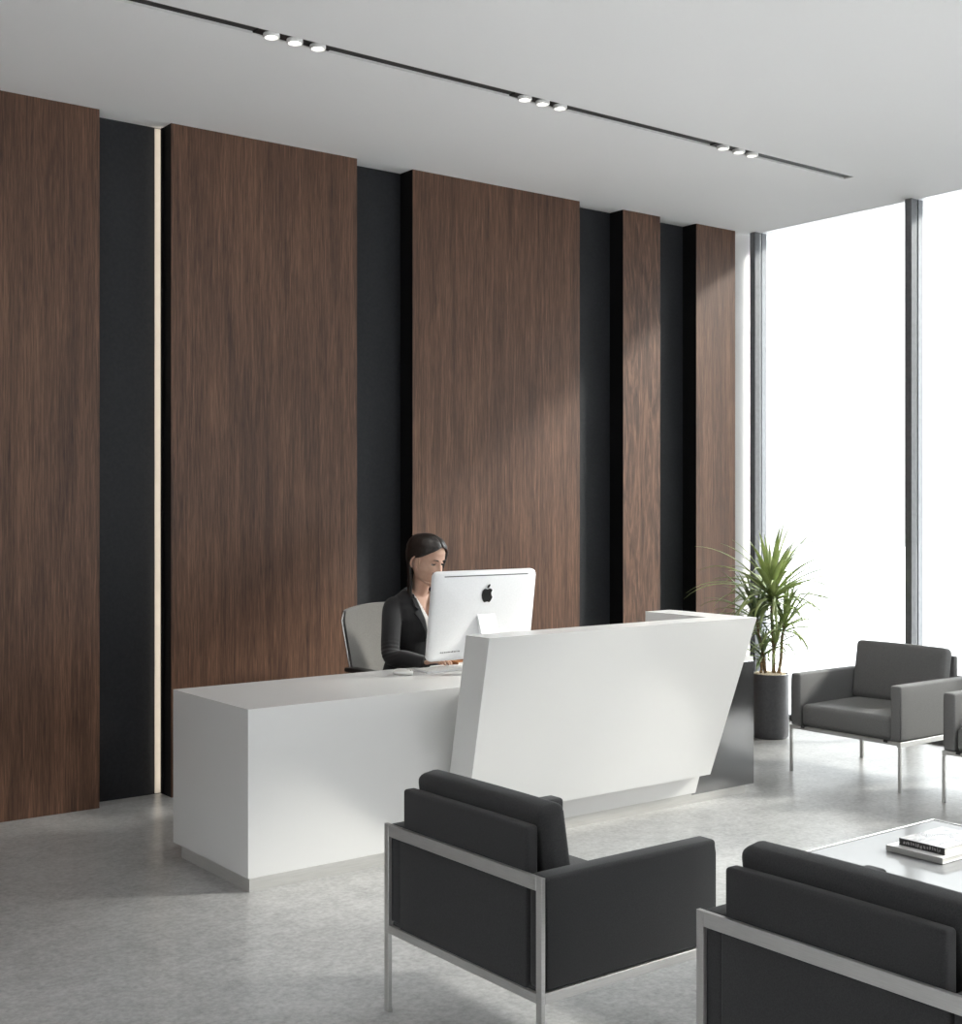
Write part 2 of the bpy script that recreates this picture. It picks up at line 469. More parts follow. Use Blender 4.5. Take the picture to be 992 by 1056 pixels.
# fill between the slab and the desk front
ngon_prism(ce, [(4.676, 0.757), (DY0, 0.757), (DY0, 0.314)], 3.62, XE1 - 0.001, 'x')
dobj('raised_counter', ce, M['white'])
b = B(); ngon_prism(b, [(4.5735, 1.03), (5.02, 1.03), (5.02, DZ), (4.677, DZ)], 4.955, XE1, 'x'); dobj('counter_wing', b, M['white'])
b = B()
fp = [(4.795, 0.172), (4.832, 0.055), (DY0, 0.055), (DY0, 0.172)]
ngon_prism(b, fp, 3.56, XE1, 'x'); dobj('counter_foot', b, M['white'])

# ------------------------------------------------------------------ armchairs
W = 0.3875
def make_armchair(label, FAB):
    t = thing('armchair', label, 'armchair', (0, 0, 0), 0, 'steel framed charcoal armchairs')
    b = B()   # welded flat steel frame
    for s in (-1, 1):
        y0, y1 = sorted((s * W, s * (W - 0.024)))
        box(b, 0, 0.014, y0, y1, 0.25, 0.594, 0.001, 1)
    box(b, 0, 0.014, -W + 0.024, W - 0.024, 0.556, 0.594, 0.001, 1)
    box(b, 0, 0.014, -W + 0.024, W - 0.024, 0.250, 0.276, 0.001, 1)
    for s in (-1, 1):
        y0, y1 = sorted((s * W, s * (W - 0.024)))
        box(b, 0.014, 0.700, y0, y1, 0.252, 0.280, 0.001, 1)
    box(b, 0.676, 0.700, -W + 0.024, W - 0.024, 0.260, 0.280, 0.001, 1)
    obj('frame', b, M['steel'], t)
    for x0, x1, lw in ((0.0, 0.014, 0.024), (0.686, 0.700, 0.017)):
        for s in (-1, 1):
            y0, y1 = sorted((s * W, s * (W - lw)))
            b = B(); box(b, x0, x1, y0, y1, 0.0, 0.251, 0.001, 1); obj('leg', b, M['steel'], t)
    AT = 0.072
    b = B(); box(b, 0.016, 0.676, -W + 0.025, W - 0.025, 0.262, 0.284, 0.002, 1); obj('seat_base', b, FAB, t)
    for s in (-1, 1):
        y0, y1 = sorted((s * (W - 0.003), s * (W - AT)))
        b = B(); cushion(b, 0.016, 0.694, y0, y1, 0.281, 0.592, 0.012, (0.0, 0.001, 0.002))
        # raised seam piping on the outer top edge and down the front edge
        yo = s * (W - 0.006)
        tube(b, [(0.03, yo, 0.577), (0.67, yo, 0.579), (0.687, yo, 0.572), (0.691, yo, 0.55), (0.691, yo, 0.30)], 0.0022, 6)
        obj('armrest', b, FAB, t, True)
    b = B(); cushion(b, 0.008, 0.05, -W + AT + 0.002, W - AT - 0.002, 0.268, 0.556, 0.006, (0.0, 0, 0)); obj('back_panel', b, FAB, t, True)
    # low rear board standing on the back rail
    b = B(); cushion(b, 0.022, 0.066, -0.297, 0.3145, 0.558, 0.712, 0.010, (0.002, 0.0, 0.003))
    obj('back_board', b, FAB, t, True)
    # seat and loose back cushion
    b = B(); cushion(b, 0.055, 0.688, -W + AT + 0.003, W - AT - 0.003, 0.281, 0.412, 0.030, (0.004, 0.0, 0.014)); obj('seat_cushion', b, FAB, t, True)
    b = B(); cushion(b, 0.0, 0.092, -W + AT + 0.002, W - AT - 0.002, 0.0, 0.350, 0.028, (0.006, 0.0, 0.004))
    b.transform(Matrix.Translation((0.118, 0, 0.408)) @ Matrix.Rotation(math.radians(-9), 4, 'Y'))
    obj('back_cushion', b, FAB, t, True)
    for s in (-1, 1):
        b = B(); box(b, 0.678, 0.7005, s * 0.29 - 0.014, s * 0.29 + 0.014, 0.270, 0.2835); obj('fixing_clip', b, M['black_plastic'], t)
    return t

def dup(root, loc, rz, label):
    r = root.copy(); C.objects.link(r); r.location = loc; r.rotation_euler = (0, 0, rz); r['label'] = label
    for ch in list(root.children):
        c = ch.copy(); C.objects.link(c); c.parent = r
        for g in ch.children:
            d = g.copy(); C.objects.link(d); d.parent = c
    return r
ac = make_armchair('charcoal armchair seen from behind in front of the white desk', M['fabric'])
ac.location = (2.245, 3.058, 0)
dup(ac, (2.385, 1.850, 0), 0, 'charcoal armchair seen from behind, cut off at the bottom right beside the low table')
af = make_armchair('grey armchair facing the room by the window beside the potted plant', M['fabric_grey'])
af.location = (6.925, 4.688, 0); af.rotation_euler = (0, 0, PI)
dup(af, (6.920, 3.651, 0), PI, 'grey armchair mostly cut off at the right edge beside the window armchair')

# ------------------------------------------------------------------ coffee table with books
TX, TY, TZ = 3.86, 2.40, 0.40
TW, TD = 0.53, 0.49
t = thing('coffee_table', 'low glossy white coffee table with thin steel edge between the armchairs', 'coffee table', (TX, TY, 0))
b = B(); box(b, -TW + 0.015, TW - 0.015, -TD + 0.015, TD - 0.015, TZ - 0.022, TZ - 0.002, 0.001, 1)
obj('tabletop', b, mat('white_back_painted_glass', srgb(140, 141, 142), 0.08), t)
b = B()
for s in (-1, 1):
    y0, y1 = sorted((s * TD, s * (TD - 0.008))); box(b, -TW, TW, y0, y1, TZ - 0.035, TZ, 0.001, 1)
    x0, x1 = sorted((s * TW, s * (TW - 0.008))); box(b, x0, x1, -TD + 0.008, TD - 0.008, TZ - 0.035, TZ, 0.001, 1)
fr = obj('frame', b, M['steel'], t)
b = B(); box(b, -TW + 0.008, TW - 0.008, -TD + 0.008, TD - 0.008, TZ - 0.034, TZ - 0.0225); obj('underside_panel', b, M['black_plastic'], t)
for sx in (-1, 1):
    for sy in (-1, 1):
        x0, x1 = sorted((sx * TW, sx * (TW - 0.024))); y0, y1 = sorted((sy * TD, sy * (TD - 0.024)))
        b = B(); box(b, x0, x1, y0, y1, 0, TZ - 0.035, 0.001, 1); obj('leg', b, M['steel'], t)

def pages_mat():
    m = mat('paper_pages', srgb(205, 203, 198), 0.9)
    return noise_tint(m, srgb(176, 174, 170), srgb(222, 220, 215), scale=(1, 1, 900), nscale=1.0, detail=2)
PAG = pages_mat()
def cover_photo():
    m = mat('book_cover_photograph', srgb(150, 150, 152), 0.25, coat=0.4)
    nt = m.node_tree; N = nt.nodes; L = nt.links; b = N['Principled BSDF']
    tc = N.new('ShaderNodeTexCoord'); mp = N.new('ShaderNodeMapping'); mp.inputs['Scale'].default_value = (7, 13, 1)
    L.new(tc.outputs['Object'], mp.inputs[0])
    nz = N.new('ShaderNodeTexNoise'); nz.inputs['Scale'].default_value = 1.0; nz.inputs['Detail'].default_value = 7; nz.inputs['Distortion'].default_value = 1.3
    L.new(mp.outputs[0], nz.inputs['Vector'])
    cr = N.new('ShaderNodeValToRGB'); e = cr.color_ramp.elements
    e[0].position = 0.34; e[0].color = srgb(84, 82, 82); e[1].position = 0.66; e[1].color = srgb(232, 232, 234)
    q = e.new(0.47); q.color = srgb(140, 138, 138); q = e.new(0.56); q.color = srgb(176, 174, 172)
    L.new(nz.outputs['Fac'], cr.inputs[0]); L.new(cr.outputs[0], b.inputs['Base Color'])
    return m
def book(name_label, x, y, z, lx, ly, h, covm, spm, spine_marks):
    t = thing('book', name_label, 'book', (x, y, z), 0, 'books on the coffee table')
    b = B(); c = 0.003
    box(b, 0.002, lx - 0.003, 0.003, ly - 0.003, c, h - c); obj('pages', b, PAG, t)
    b = B(); box(b, 0, lx, 0, ly, h - c, h, 0.0006, 1); box(b, 0, lx, 0, ly, 0, c, 0.0006, 1)
    obj('cover', b, covm, t)
    b = B(); box(b, -0.0015, 0.002, 0.0, ly, 0.0, h, 0.0006, 1); sp = obj('spine', b, spm, t)
    if spine_marks:
        b = B(); r = random.Random(3); yy = ly - 0.018
        while yy > 0.02:
            wd = r.uniform(0.005, 0.012); hh = r.uniform(0.006, 0.011)
            for k in range(2):
                zz = h / 2 + r.uniform(-0.004, 0.003)
                box(b, -0.0021, -0.0014, yy - wd * (0.35 + 0.3 * k), yy - wd * 0.3 * k, zz - hh / 2, zz + hh / 2)
            yy -= wd + (0.014 if r.random() < 0.2 else 0.0015)
        obj('spine_lettering', b, mat('grey_print', srgb(150, 148, 146), 0.7), sp)
    return t
GREYC = mat('pale_book_cover', srgb(222, 221, 218), 0.35)
book('large pale book lying at the bottom of the stack on the low table', 3.855, 2.500, TZ, 0.36, 0.221, 0.020, GREYC, mat('pale_book_spine', srgb(150, 149, 146), 0.5), False)
book('smaller book with a grey photo cover and dark spine, on top of the pale book', 3.893, 2.517, TZ + 0.020, 0.26, 0.177, 0.024, cover_photo(), mat('dark_book_spine', srgb(44, 42, 42), 0.5), True)

# ------------------------------------------------------------------ potted dracaena
PX, PY = 7.027, 5.900
plant = thing('potted_plant', 'tall green dragon tree plant in a dark cylindrical pot by the window', 'plant', (PX, PY, 0))
b = B(); PR = 0.128
lathe(b, [(PR * 0.90, 0.0), (PR * 0.97, 0.012), (PR, 0.05), (PR, 0.440), (PR - 0.006, 0.443), (PR - 0.012, 0.440), (PR - 0.012, 0.405), (0.02, 0.412)], 56)
M['pot'] = noise_tint(mat('dark_grey_planter', srgb(74, 74, 77), 0.42), srgb(70, 70, 73), srgb(80, 80, 83), nscale=50)
obj('pot', b, M['pot'], plant, True, auto=35)
b = B(); r = random.Random(5)
for k in range(420):
    a = r.uniform(0, 2 * PI); rr = (PR - 0.022) * math.sqrt(r.random()); s = r.uniform(0.006, 0.011)
    g = bmesh.ops.create_icosphere(b, subdivisions=1, radius=s)
    for v in g['verts']:
        v.co = Vector((v.co.x * 1.2 + rr * math.cos(a), v.co.y + rr * math.sin(a), v.co.z * 0.7 + 0.436 + r.uniform(-0.006, 0.008)))
o = obj('pebbles', b, noise_tint(mat('cream_pebbles', srgb(206, 190, 166), 0.8), srgb(200, 180, 150), srgb(236, 226, 210), nscale=60), plant, True); o['kind'] = 'stuff'
M['cane'] = noise_tint(mat('brown_cane', srgb(140, 116, 84), 0.8), srgb(112, 90, 62), srgb(166, 142, 106), scale=(20, 20, 90), nscale=1.5, bump=0.3)
def leaf_mat(name, a, c):
    m = mat(name, a, 0.42, spec=0.4)
    noise_tint(m, a, c, nscale=9, detail=3, lo=0.3, hi=0.7)
    b = m.node_tree.nodes['Principled BSDF']; b.inputs['Subsurface Weight'].default_value = 0.0
    # thin leaves let daylight through
    nt = m.node_tree; tr = nt.nodes.new('ShaderNodeBsdfTranslucent'); mx = nt.nodes.new('ShaderNodeMixShader'); mx.inputs[0].default_value = 0.35
    tr.inputs[0].default_value = c
    nt.links.new(b.outputs[0], mx.inputs[1]); nt.links.new(tr.outputs[0], mx.inputs[2]); nt.links.new(mx.outputs[0], nt.nodes['Material Output'].inputs[0])
    return m
M['leaf'] = leaf_mat('green_leaf', srgb(124, 146, 86), srgb(204, 214, 160))
M['leaf_dark'] = leaf_mat('deep_green_leaf', srgb(102, 126, 84), srgb(164, 182, 130))
def leaf(bm, o, az, el, L, w, droop, r):
    """strap leaf: leaves o at azimuth az and elevation el, bends down by droop radians"""
    n = 11; p = Vector(o); e = el; pts = []
    az2 = az + r.uniform(-0.25, 0.25)
    for i in range(n + 1):
        u = i / n
        aa = az + (az2 - az) * u
        d = Vector((math.cos(aa) * math.cos(e), math.sin(aa) * math.cos(e), math.sin(e)))
        side = Vector((-math.sin(aa), math.cos(aa), 0))
        ww = w * (0.45 + 0.55 * min(1, u * 4)) * (1 - u ** 2.2) + 0.0006
        nrm = side.cross(d).normalized()
        pts.append((p - side * ww * 0.5 + nrm * ww * 0.14, p.copy(), p + side * ww * 0.5 + nrm * ww * 0.14))
        p = p + d * (L / n)
        e -= droop / n * (0.5 + 1.0 * u)
    V = [[bm.verts.new(q) for q in tri] for tri in pts]
    for a, c in zip(V, V[1:]):
        for k in range(2): bm.faces.new((a[k], a[k + 1], c[k + 1], c[k]))
def rosette(o, n, L, w, seed, name_m, up=0.5, big=False):
    b = B(); r = random.Random(seed)
    for k in range(n):
        u = (k + 0.5) / n                                  # 0 = youngest, upright; 1 = oldest, arching out
        az = k * 2.399963 + r.uniform(-0.3, 0.3)
        el = math.radians(84 - 82 * u ** 0.75 + r.uniform(-8, 8))
        ll = L * (0.62 + 0.42 * math.sin(PI * min(1, u * 0.95 + 0.1))) * r.uniform(0.85, 1.12)
        dr = (0.35 + 1.5 * u ** 0.7) * r.uniform(0.7, 1.25)
        leaf(b, (o[0] + r.uniform(-1, 1) * 0.008, o[1] + r.uniform(-1, 1) * 0.008, o[2] - 0.07 * u), az, el, ll, w * r.uniform(0.75, 1.1), dr, r)
    o_ = obj('foliage', b, M[name_m], plant, True)
    md = o_.modifiers.new('thickness', 'SOLIDIFY'); md.thickness = 0.0012
    return o_
P = lambda x, y, z: (x - PX, y - PY, z)
rosette(P(7.034, 5.889, 1.00), 70, 0.60, 0.042, 11, 'leaf')
rosette(P(7.105, 5.835, 0.80), 32, 0.44, 0.032, 12, 'leaf')
rosette(P(6.950, 5.955, 0.85), 34, 0.46, 0.032, 13, 'leaf_dark')
rosette(P(6.982, 5.930, 0.60), 26, 0.26, 0.024, 14, 'leaf_dark')
rosette(P(7.052, 5.872, 0.67), 26, 0.34, 0.022, 15, 'leaf')
for a, c, r0 in (((7.040, 5.880, 0.40), (7.034, 5.889, 1.00), 0.0125), ((7.066, 5.866, 0.40), (7.105, 5.835, 0.80), 0.011),
                 ((7.000, 5.914, 0.40), (6.950, 5.955, 0.85), 0.011), ((6.968, 5.940, 0.40), (6.982, 5.930, 0.60), 0.010),
                 ((7.052, 5.902, 0.40), (7.052, 5.872, 0.67), 0.009)):
    b = B(); a = Vector(P(*a)); c = Vector(P(*c))
    tube(b, [a, a.lerp(c, 0.35) + Vector((0.006, -0.003, 0)), a.lerp(c, 0.7) + Vector((-0.004, 0.003, 0)), c], [r0 * 1.1, r0, r0 * 0.95, r0 * 0.8], 12)
    obj('stem', b, M['cane'], plant, True)

# ------------------------------------------------------------------ desk computer
MX, MY = 3.990, 5.215
mon = thing('desktop_computer', 'silver all-in-one desktop computer seen from behind on the white desk', 'computer', (MX, MY, DZ))
tilt = Matrix.Translation((0, 0, 0.295)) @ Matrix.Rotation(math.radians(8.0), 4, 'X')
# shell: rounded rectangle outline, bulging back (towards -y)
def rrect(hw, hh, r, n=8):
    out = []
    for cx, cz, a0 in ((hw - r, hh - r, 0), (-hw + r, hh - r, 90), (-hw + r, -hh + r, 180), (hw - r, -hh + r, 270)):
        for k in range(n + 1):
            a = math.radians(a0 + 90 * k / n); out.append((cx + r * math.cos(a), cz + r * math.sin(a)))
    return out
HW, HH = 0.325, 0.226
b = B(); rings = []
for s, y in ((1.0, 0.012), (1.0, -0.006), (0.985, -0.012), (0.93, -0.018), (0.8, -0.024), (0.55, -0.030), (0.3, -0.033), (0.08, -0.034)):
    rings.append([(x, y, z) for x, z in rrect(HW - (1 - s) * HH, HH * s, max(0.03 * s, 0.003))])
loft(b, rings); b.transform(tilt)
shell = obj('casing', b, M['silver'], mon, True, auto=45)
b = B(); box(b, -HW + 0.006, HW - 0.006, 0.0125, 0.0155, -HH + 0.006, HH - 0.006, 0.001, 1); b.transform(tilt); obj('screen', b, M['screen'], mon)
b = B(); box(b, -0.268, 0.262, -0.0208, -0.012, HH - 0.0245, HH - 0.0200); b.transform(tilt); obj('vent_slot', b, M['slot'], mon)
# bitten apple emblem with a leaf
def emblem_pts():
    R = [(0, 30), (5, 33), (13, 36), (22, 34), (28, 29), (31, 26)]           # right shoulder
    bite = [(27, 21), (24.5, 15), (24, 8), (26, 1), (30, -5), (34, -8.5)]
    low = [(31, -17), (26, -26), (20, -33), (14, -36), (7, -34), (0, -32)]
    left = [(-7, -34), (-14, -36), (-20, -33), (-27, -24), (-32, -12), (-34, 2), (-33, 14), (-29, 25), (-22, 33), (-13, 36), (-5, 33)]
    return R + bite + low + left
sc = 0.00098
b = B(); pts = [(x * sc, z * sc) for x, z in emblem_pts()]
ngon_prism(b, pts, -0.0345, -0.030, 'y')
lf = [(1, 38), (1, 45), (5, 52), (12, 57), (14, 57), (14, 51), (10, 43), (4, 39)]
ngon_prism(b, [(x * sc, z * sc) for x, z in lf], -0.0345, -0.028, 'y')
bmesh.ops.triangulate(b, faces=[f for f in b.faces if len(f.verts) > 4])
b.transform(tilt @ Matrix.Translation((-0.004, -0.0008, 0.103)))
obj('emblem', b, M['logo'], mon)
b = B(); r = random.Random(9); x = -0.262
while x < -0.145:
    wd = r.uniform(0.004, 0.009); box(b, x, x + wd, -0.0262, -0.020, -HH + 0.046, -HH + 0.046 + r.uniform(0.004, 0.0065)); x += wd + r.uniform(0.003, 0.008)
b.transform(tilt); obj('regulatory_print', b, mat('grey_fine_print', srgb(90, 90, 92), 0.6), mon)
# bent sheet stand: arm leaning down and out from the back, flat foot
b = B()
pp = [(-0.022, 0.306), (-0.040, 0.294), (-0.082, 0.180), (-0.125, 0.030), (-0.130, 0.006), (-0.118, 0.0), (0.075, 0.0), (0.075, 0.007), (-0.100, 0.007), (-0.112, 0.016), (-0.074, 0.150), (-0.030, 0.276)]
ngon_prism(b, [(-y_, z_) if False else (y_, z_) for y_, z_ in pp], -0.058, 0.052, 'x')
bmesh.ops.triangulate(b, faces=[f for f in b.faces if len(f.verts) > 4])
obj('stand', b, M['silver'], mon)

kb = thing('keyboard', 'slim white keyboard lying under the woman\'s hand on the desk', 'keyboard', (3.945, 5.395, DZ))
b = B(); ngon_prism(b, [(-0.058, 0.0), (0.058, 0.0), (0.058, 0.013), (-0.058, 0.006)], -0.21, 0.21, 'x', 0.002, 1)
b.transform(Matrix.Rotation(PI, 4, 'Z') if False else Matrix.Identity(4)); obj('key_base', b, M['silver'], kb)
b = B()
for rr in range(5):
    yy = -0.046 + rr * 0.0215; zt = 0.0066 + (yy + 0.058) * 0.06
    cells = [0.0185] * 21 if rr != 0 else [0.0185] * 5 + [0.115] + [0.0185] * 10
    x = -0.202
    for w_ in cells:
        if x + w_ > 0.204: break
        box(b, x, x + w_ - 0.0025, yy - 0.0085, yy + 0.0085, zt - 0.001, zt + 0.0028); x += w_ + 0.0008
obj('keys', b, M['key'], kb)
ms = thing('computer_mouse', 'white computer mouse on the desk left of the keyboard', 'mouse', (3.610, 5.370, DZ), math.radians(20))
b = B(); rings = []
for u in [0, 0.08, 0.2, 0.35, 0.5, 0.65, 0.8, 0.92, 1.0]:
    q = math.sqrt(max(0.0, 1 - (2 * u - 1) ** 2)); 
    rings.append([(0.031 * (1 - (1 - q) * 0.45) * math.cos(a) if False else 0.031 * max(q, 0.15) ** 0.6 * math.cos(a), (u - 0.5) * 0.112, max(0.0, 0.012 + 0.020 * max(q, 0.12) ** 0.7 * math.sin(a))) for a in [2 * PI * k / 20 for k in range(20)]])
loft(b, rings); obj('shell', b, M['white_plastic'], ms, True)
b = B(); box(b, -0.0012, 0.0012, -0.052, -0.012, 0.020, 0.0285); box(b, -0.004, 0.004, -0.035, -0.022, 0.024, 0.0315, 0.002, 2); obj('scroll_wheel', b, mat('pale_grey_wheel', srgb(190, 190, 188), 0.5), ms)
nb = thing('notebook', 'small brown notebook on the desk beyond the keyboard, behind the monitor', 'notebook', (4.078, 5.535, DZ), math.radians(8))
b = B(); box(b, -0.040, 0.040, -0.036, 0.036, 0.0, 0.003, 0.001, 1); box(b, -0.040, 0.040, -0.036, 0.036, 0.017, 0.020, 0.001, 1); box(b, -0.040, -0.037, -0.036, 0.036, 0.003, 0.017)
obj('cover', b, noise_tint(mat('tan_leather', srgb(150, 96, 52), 0.6), srgb(132, 82, 42), srgb(164, 108, 62), nscale=40), nb)
b = B(); box(b, -0.037, 0.038, -0.034, 0.034, 0.003, 0.017); obj('pages', b, PAG, nb)

# ------------------------------------------------------------------ office chair
OX, OY = 4.085, 6.02
oc = thing('office_chair', 'light grey office chair with chrome frame under the seated woman', 'office chair', (OX, OY, 0), math.radians(3))
b = B(); cushion(b, -0.25, 0.25, -0.25, 0.20, 0.41, 0.475, 0.028, (0.004, 0.004, 0.008)); obj('seat', b, M['seat_grey'], oc, True)
def back_pt(u, v, off=0.0):
    """u -1..1 across, v 0..1 up"""
    z = 0.50 + v * 0.515
    hw = 0.262 + 0.046 * v - 0.02 * max(0, v - 0.9) * 10 * abs(u) ** 6
    y = 0.185 + 0.075 * v ** 1.3 - 0.05 * (abs(u) ** 2.2) + off
    zz = z + (0.030 * (1 - u * u) if v > 0.5 else 0) * (v - 0.5) * 2
    return Vector((u * hw, y, zz))
b = B(); NU, NV = 20, 16
for off in (0,):
    front = [[b.verts.new(back_pt(-1 + 2 * i / NU, j / NV, -0.012)) for i in range(NU + 1)] for j in range(NV + 1)]
    rear = [[b.verts.new(back_pt(-1 + 2 * i / NU, j / NV, 0.012)) for i in range(NU + 1)] for j in range(NV + 1)]
    for j in range(NV):
        for i in range(NU):
            b.faces.new((front[j][i], front[j][i + 1], front[j + 1][i + 1], front[j + 1][i]))
            b.faces.new((rear[j][i], rear[j + 1][i], rear[j + 1][i + 1], rear[j][i + 1]))
    for j in range(NV):
        b.faces.new((front[j][0], front[j + 1][0], rear[j + 1][0], rear[j][0])); b.faces.new((front[j][NU], rear[j][NU], rear[j + 1][NU], front[j + 1][NU]))
    for i in range(NU):
        b.faces.new((front[0][i], rear[0][i], rear[0][i + 1], front[0][i + 1])); b.faces.new((front[NV][i], front[NV][i + 1], rear[NV][i + 1], rear[NV][i]))
obj('backrest', b, M['seat_grey'], oc, True, auto=50)
b = B()
for s in (-1, 1):
    tube(b, [back_pt(s * 1.025, v / 10, 0.006) for v in range(0, 11)], 0.0085, 10)
    tube(b, bez([back_pt(s * 1.025, 0, 0.006), (s * 0.24, 0.18, 0.46), (s * 0.15, 0.12, 0.40), (0, 0.05, 0.395)], 6), 0.011, 10)
obj('back_frame', b, M['chrome'], oc, True)
for s in (-1, 1):
    b = B(); cushion(b, s * 0.315 - 0.035, s * 0.315 + 0.035, -0.20, 0.13, 0.684, 0.709, 0.01, (0, 0, 0.003)); ar = obj('armrest', b, M['black_plastic'], oc, True)
    b = B(); tube(b, bez([(s * 0.315, -0.02, 0.686), (s * 0.318, -0.02, 0.56), (s * 0.30, 0.0, 0.43), (s * 0.2, 0.0, 0.402)], 6), 0.012, 10); obj('armrest_bracket', b, M['chrome'], ar, True)
b = B(); lathe(b, [(0.025, 0.10), (0.025, 0.25), (0.018, 0.25), (0.018, 0.40)], 24, cap=True); obj('gas_column', b, M['chrome'], oc, True, auto=40)
b = B(); cushion(b, -0.11, 0.11, -0.11, 0.13, 0.385, 0.412, 0.008); obj('tilt_mechanism', b, M['black_plastic'], oc, True)
b = B(); lathe(b, [(0.045, 0.075), (0.045, 0.12), (0.03, 0.135)], 24)
for k in range(5):
    a = 2 * PI * k / 5 + 0.3
    tube(b, [(0.03 * math.cos(a), 0.03 * math.sin(a), 0.105), (0.30 * math.cos(a), 0.30 * math.sin(a), 0.078)], [0.028, 0.016], 10, 0.7)
ba = obj('star_base', b, M['chrome'], oc, True, auto=40)
for k in range(5):
    a = 2 * PI * k / 5 + 0.3; cx_, cy_ = 0.295 * math.cos(a), 0.295 * math.sin(a)
    b = B()
    for s in (-1, 1):
        q = B(); lathe(q, [(0.004, -0.009), (0.027, -0.009), (0.030, -0.005), (0.030, 0.005), (0.027, 0.009), (0.004, 0.009)], 20)
        q.transform(Matrix.Translation((cx_ - math.sin(a) * 0.013 * s, cy_ + math.cos(a) * 0.013 * s, 0.030)) @ Matrix.Rotation(a, 4, 'Z') @ Matrix.Rotation(PI / 2, 4, 'X'))
        me = bpy.data.meshes.new('tmp'); q.to_mesh(me); q.free(); b.from_mesh(me); bpy.data.meshes.remove(me)
    tube(b, [(cx_, cy_, 0.03), (cx_, cy_, 0.075)], 0.008, 10)
    obj('caster', b, M['black_plastic'], ba, True, auto=40)

# ------------------------------------------------------------------ receptionist
GX = 4.085
HS = 1.12
HEADM = Matrix.Translation((GX + 0.003, 5.845, 1.302)) @ Matrix.Rotation(math.radians(14), 4, 'Z') @ Matrix.Rotation(math.radians(13), 4, 'X') @ Matrix.Scale(HS, 4)

def interp(tab, z):
    if z <= tab[0][0]: return tab[0][1:]
    for a, c in zip(tab, tab[1:]):
        if z <= c[0]:
            t = (z - a[0]) / (c[0] - a[0]); t = t * t * (3 - 2 * t) * 0.5 + t * 0.5
            return tuple(p + (q - p) * t for p, q in zip(a[1:], c[1:]))
    return tab[-1][1:]
HT = [(-0.120, 0.014, 0.074, -0.052), (-0.112, 0.030, 0.085, -0.035), (-0.098, 0.041, 0.089, -0.005), (-0.08, 0.050, 0.088, 0.030), (-0.06, 0.057, 0.087, 0.055),
      (-0.035, 0.064, 0.086, 0.074), (-0.01, 0.068, 0.084, 0.088), (0.02, 0.071, 0.088, 0.097), (0.05, 0.071, 0.087, 0.099), (0.075, 0.065, 0.077, 0.092),
      (0.095, 0.052, 0.058, 0.075), (0.108, 0.034, 0.036, 0.05), (0.115, 0.010, 0.010, 0.016)]
G = lambda d, s: math.exp(-(d / s) ** 2 / 2)
def face_bump(x, z):
    d = 0.0
    for s in (-1, 1):
        d -= 0.011 * G(x - s * 0.031, 0.012) * G(z - 0.000, 0.009)          # eye sockets
        d += 0.0035 * G(x - s * 0.043, 0.014) * G(z + 0.034, 0.014)         # cheekbones
        d += 0.003 * G(x - s * 0.028, 0.016) * G(z - 0.021, 0.006)          # brow ridge
        d += 0.006 * G(x - s * 0.0105, 0.0055) * G(z + 0.041, 0.006)        # nostril wings
    if -0.05 < z < 0.02:
        u = (0.02 - z) / 0.062
        amp = 0.003 + 0.021 * min(1, u) ** 1.2
        if z < -0.040: amp *= max(0, 1 - ((-0.040 - z) / 0.010)) ** 0.8
        d += amp * G(x, 0.0058 + 0.004 * min(1, u))
    d += 0.0055 * G(x, 0.016) * G(z + 0.0625, 0.0042)                       # upper lip
    d += 0.0060 * G(x, 0.014) * G(z + 0.0735, 0.0048)                       # lower lip
    d -= 0.0040 * G(x, 0.02) * G(z + 0.0675, 0.0018)                        # mouth line
    d -= 0.003 * G(x, 0.016) * G(z + 0.085, 0.005)
    d += 0.004 * G(x, 0.014) * G(z + 0.103, 0.009)                          # chin
    return d
def head_bm(bm):
    rings = []; n = 96
    zs = [-0.120 + 0.235 * k / 110 for k in range(111)]
    for z in zs:
        w, f, bk = interp(HT, z); ring = []
        yc = 0.0
        for k in range(n):
            a = 2 * PI * k / n
            sx = math.sin(a); cy = math.cos(a)                 # a = 0 is the face front
            ex = 0.86
            x = w * math.copysign(abs(sx) ** ex, sx)
            if bk < 0:
                mid = (f - bk) / 2; y = -(bk * -1 + 0) if False else -((f + (-bk)) / 2) ; half = (f - (-bk)) / 2
                yy = -((f + (-bk)) / 2 + half * math.copysign(abs(cy) ** ex, cy))
            else:
                yy = -f * abs(cy) ** ex if cy > 0 else bk * abs(cy) ** ex
            if cy > 0.15: yy -= face_bump(x, z) * min(1, (cy - 0.15) / 0.35)
            ring.append(Vector((x, yy, z)))
        rings.append(ring)
    loft(bm, rings)
    for s in (-1, 1):      # ears: rim and lobe
        c = []
        for k in range(13):
            a = math.radians(-60 + 300 * k / 12)
            c.append((s * (0.0755 + 0.016 * max(0, 0.35 - math.cos(a))), 0.001 - 0.0185 * math.cos(a) * 0.9, -0.010 + 0.031 * math.sin(a)))
        tube(bm, c, [0.0035] + [0.0042] * 11 + [0.0035], 8)
        ball(bm, (s * 0.0690, 0.004, -0.012), 0.021, (0.26, 0.75, 1.2))
        ball(bm, (s * 0.0735, -0.008, -0.040), 0.007, (0.6, 1, 1.1))

def add_mesh(dst, src):
    me = bpy.data.meshes.new('tmp'); src.to_mesh(me); src.free(); dst.from_mesh(me); bpy.data.meshes.remove(me)

def ell_ring(cx, cy, z, rx, ryf, ryb, n=36):
    return [(cx + rx * math.copysign(abs(math.cos(2 * PI * k / n)) ** 0.9, math.cos(2 * PI * k / n)),
             cy + (ryb if math.sin(2 * PI * k / n) > 0 else ryf) * math.sin(2 * PI * k / n), z) for k in range(n)]
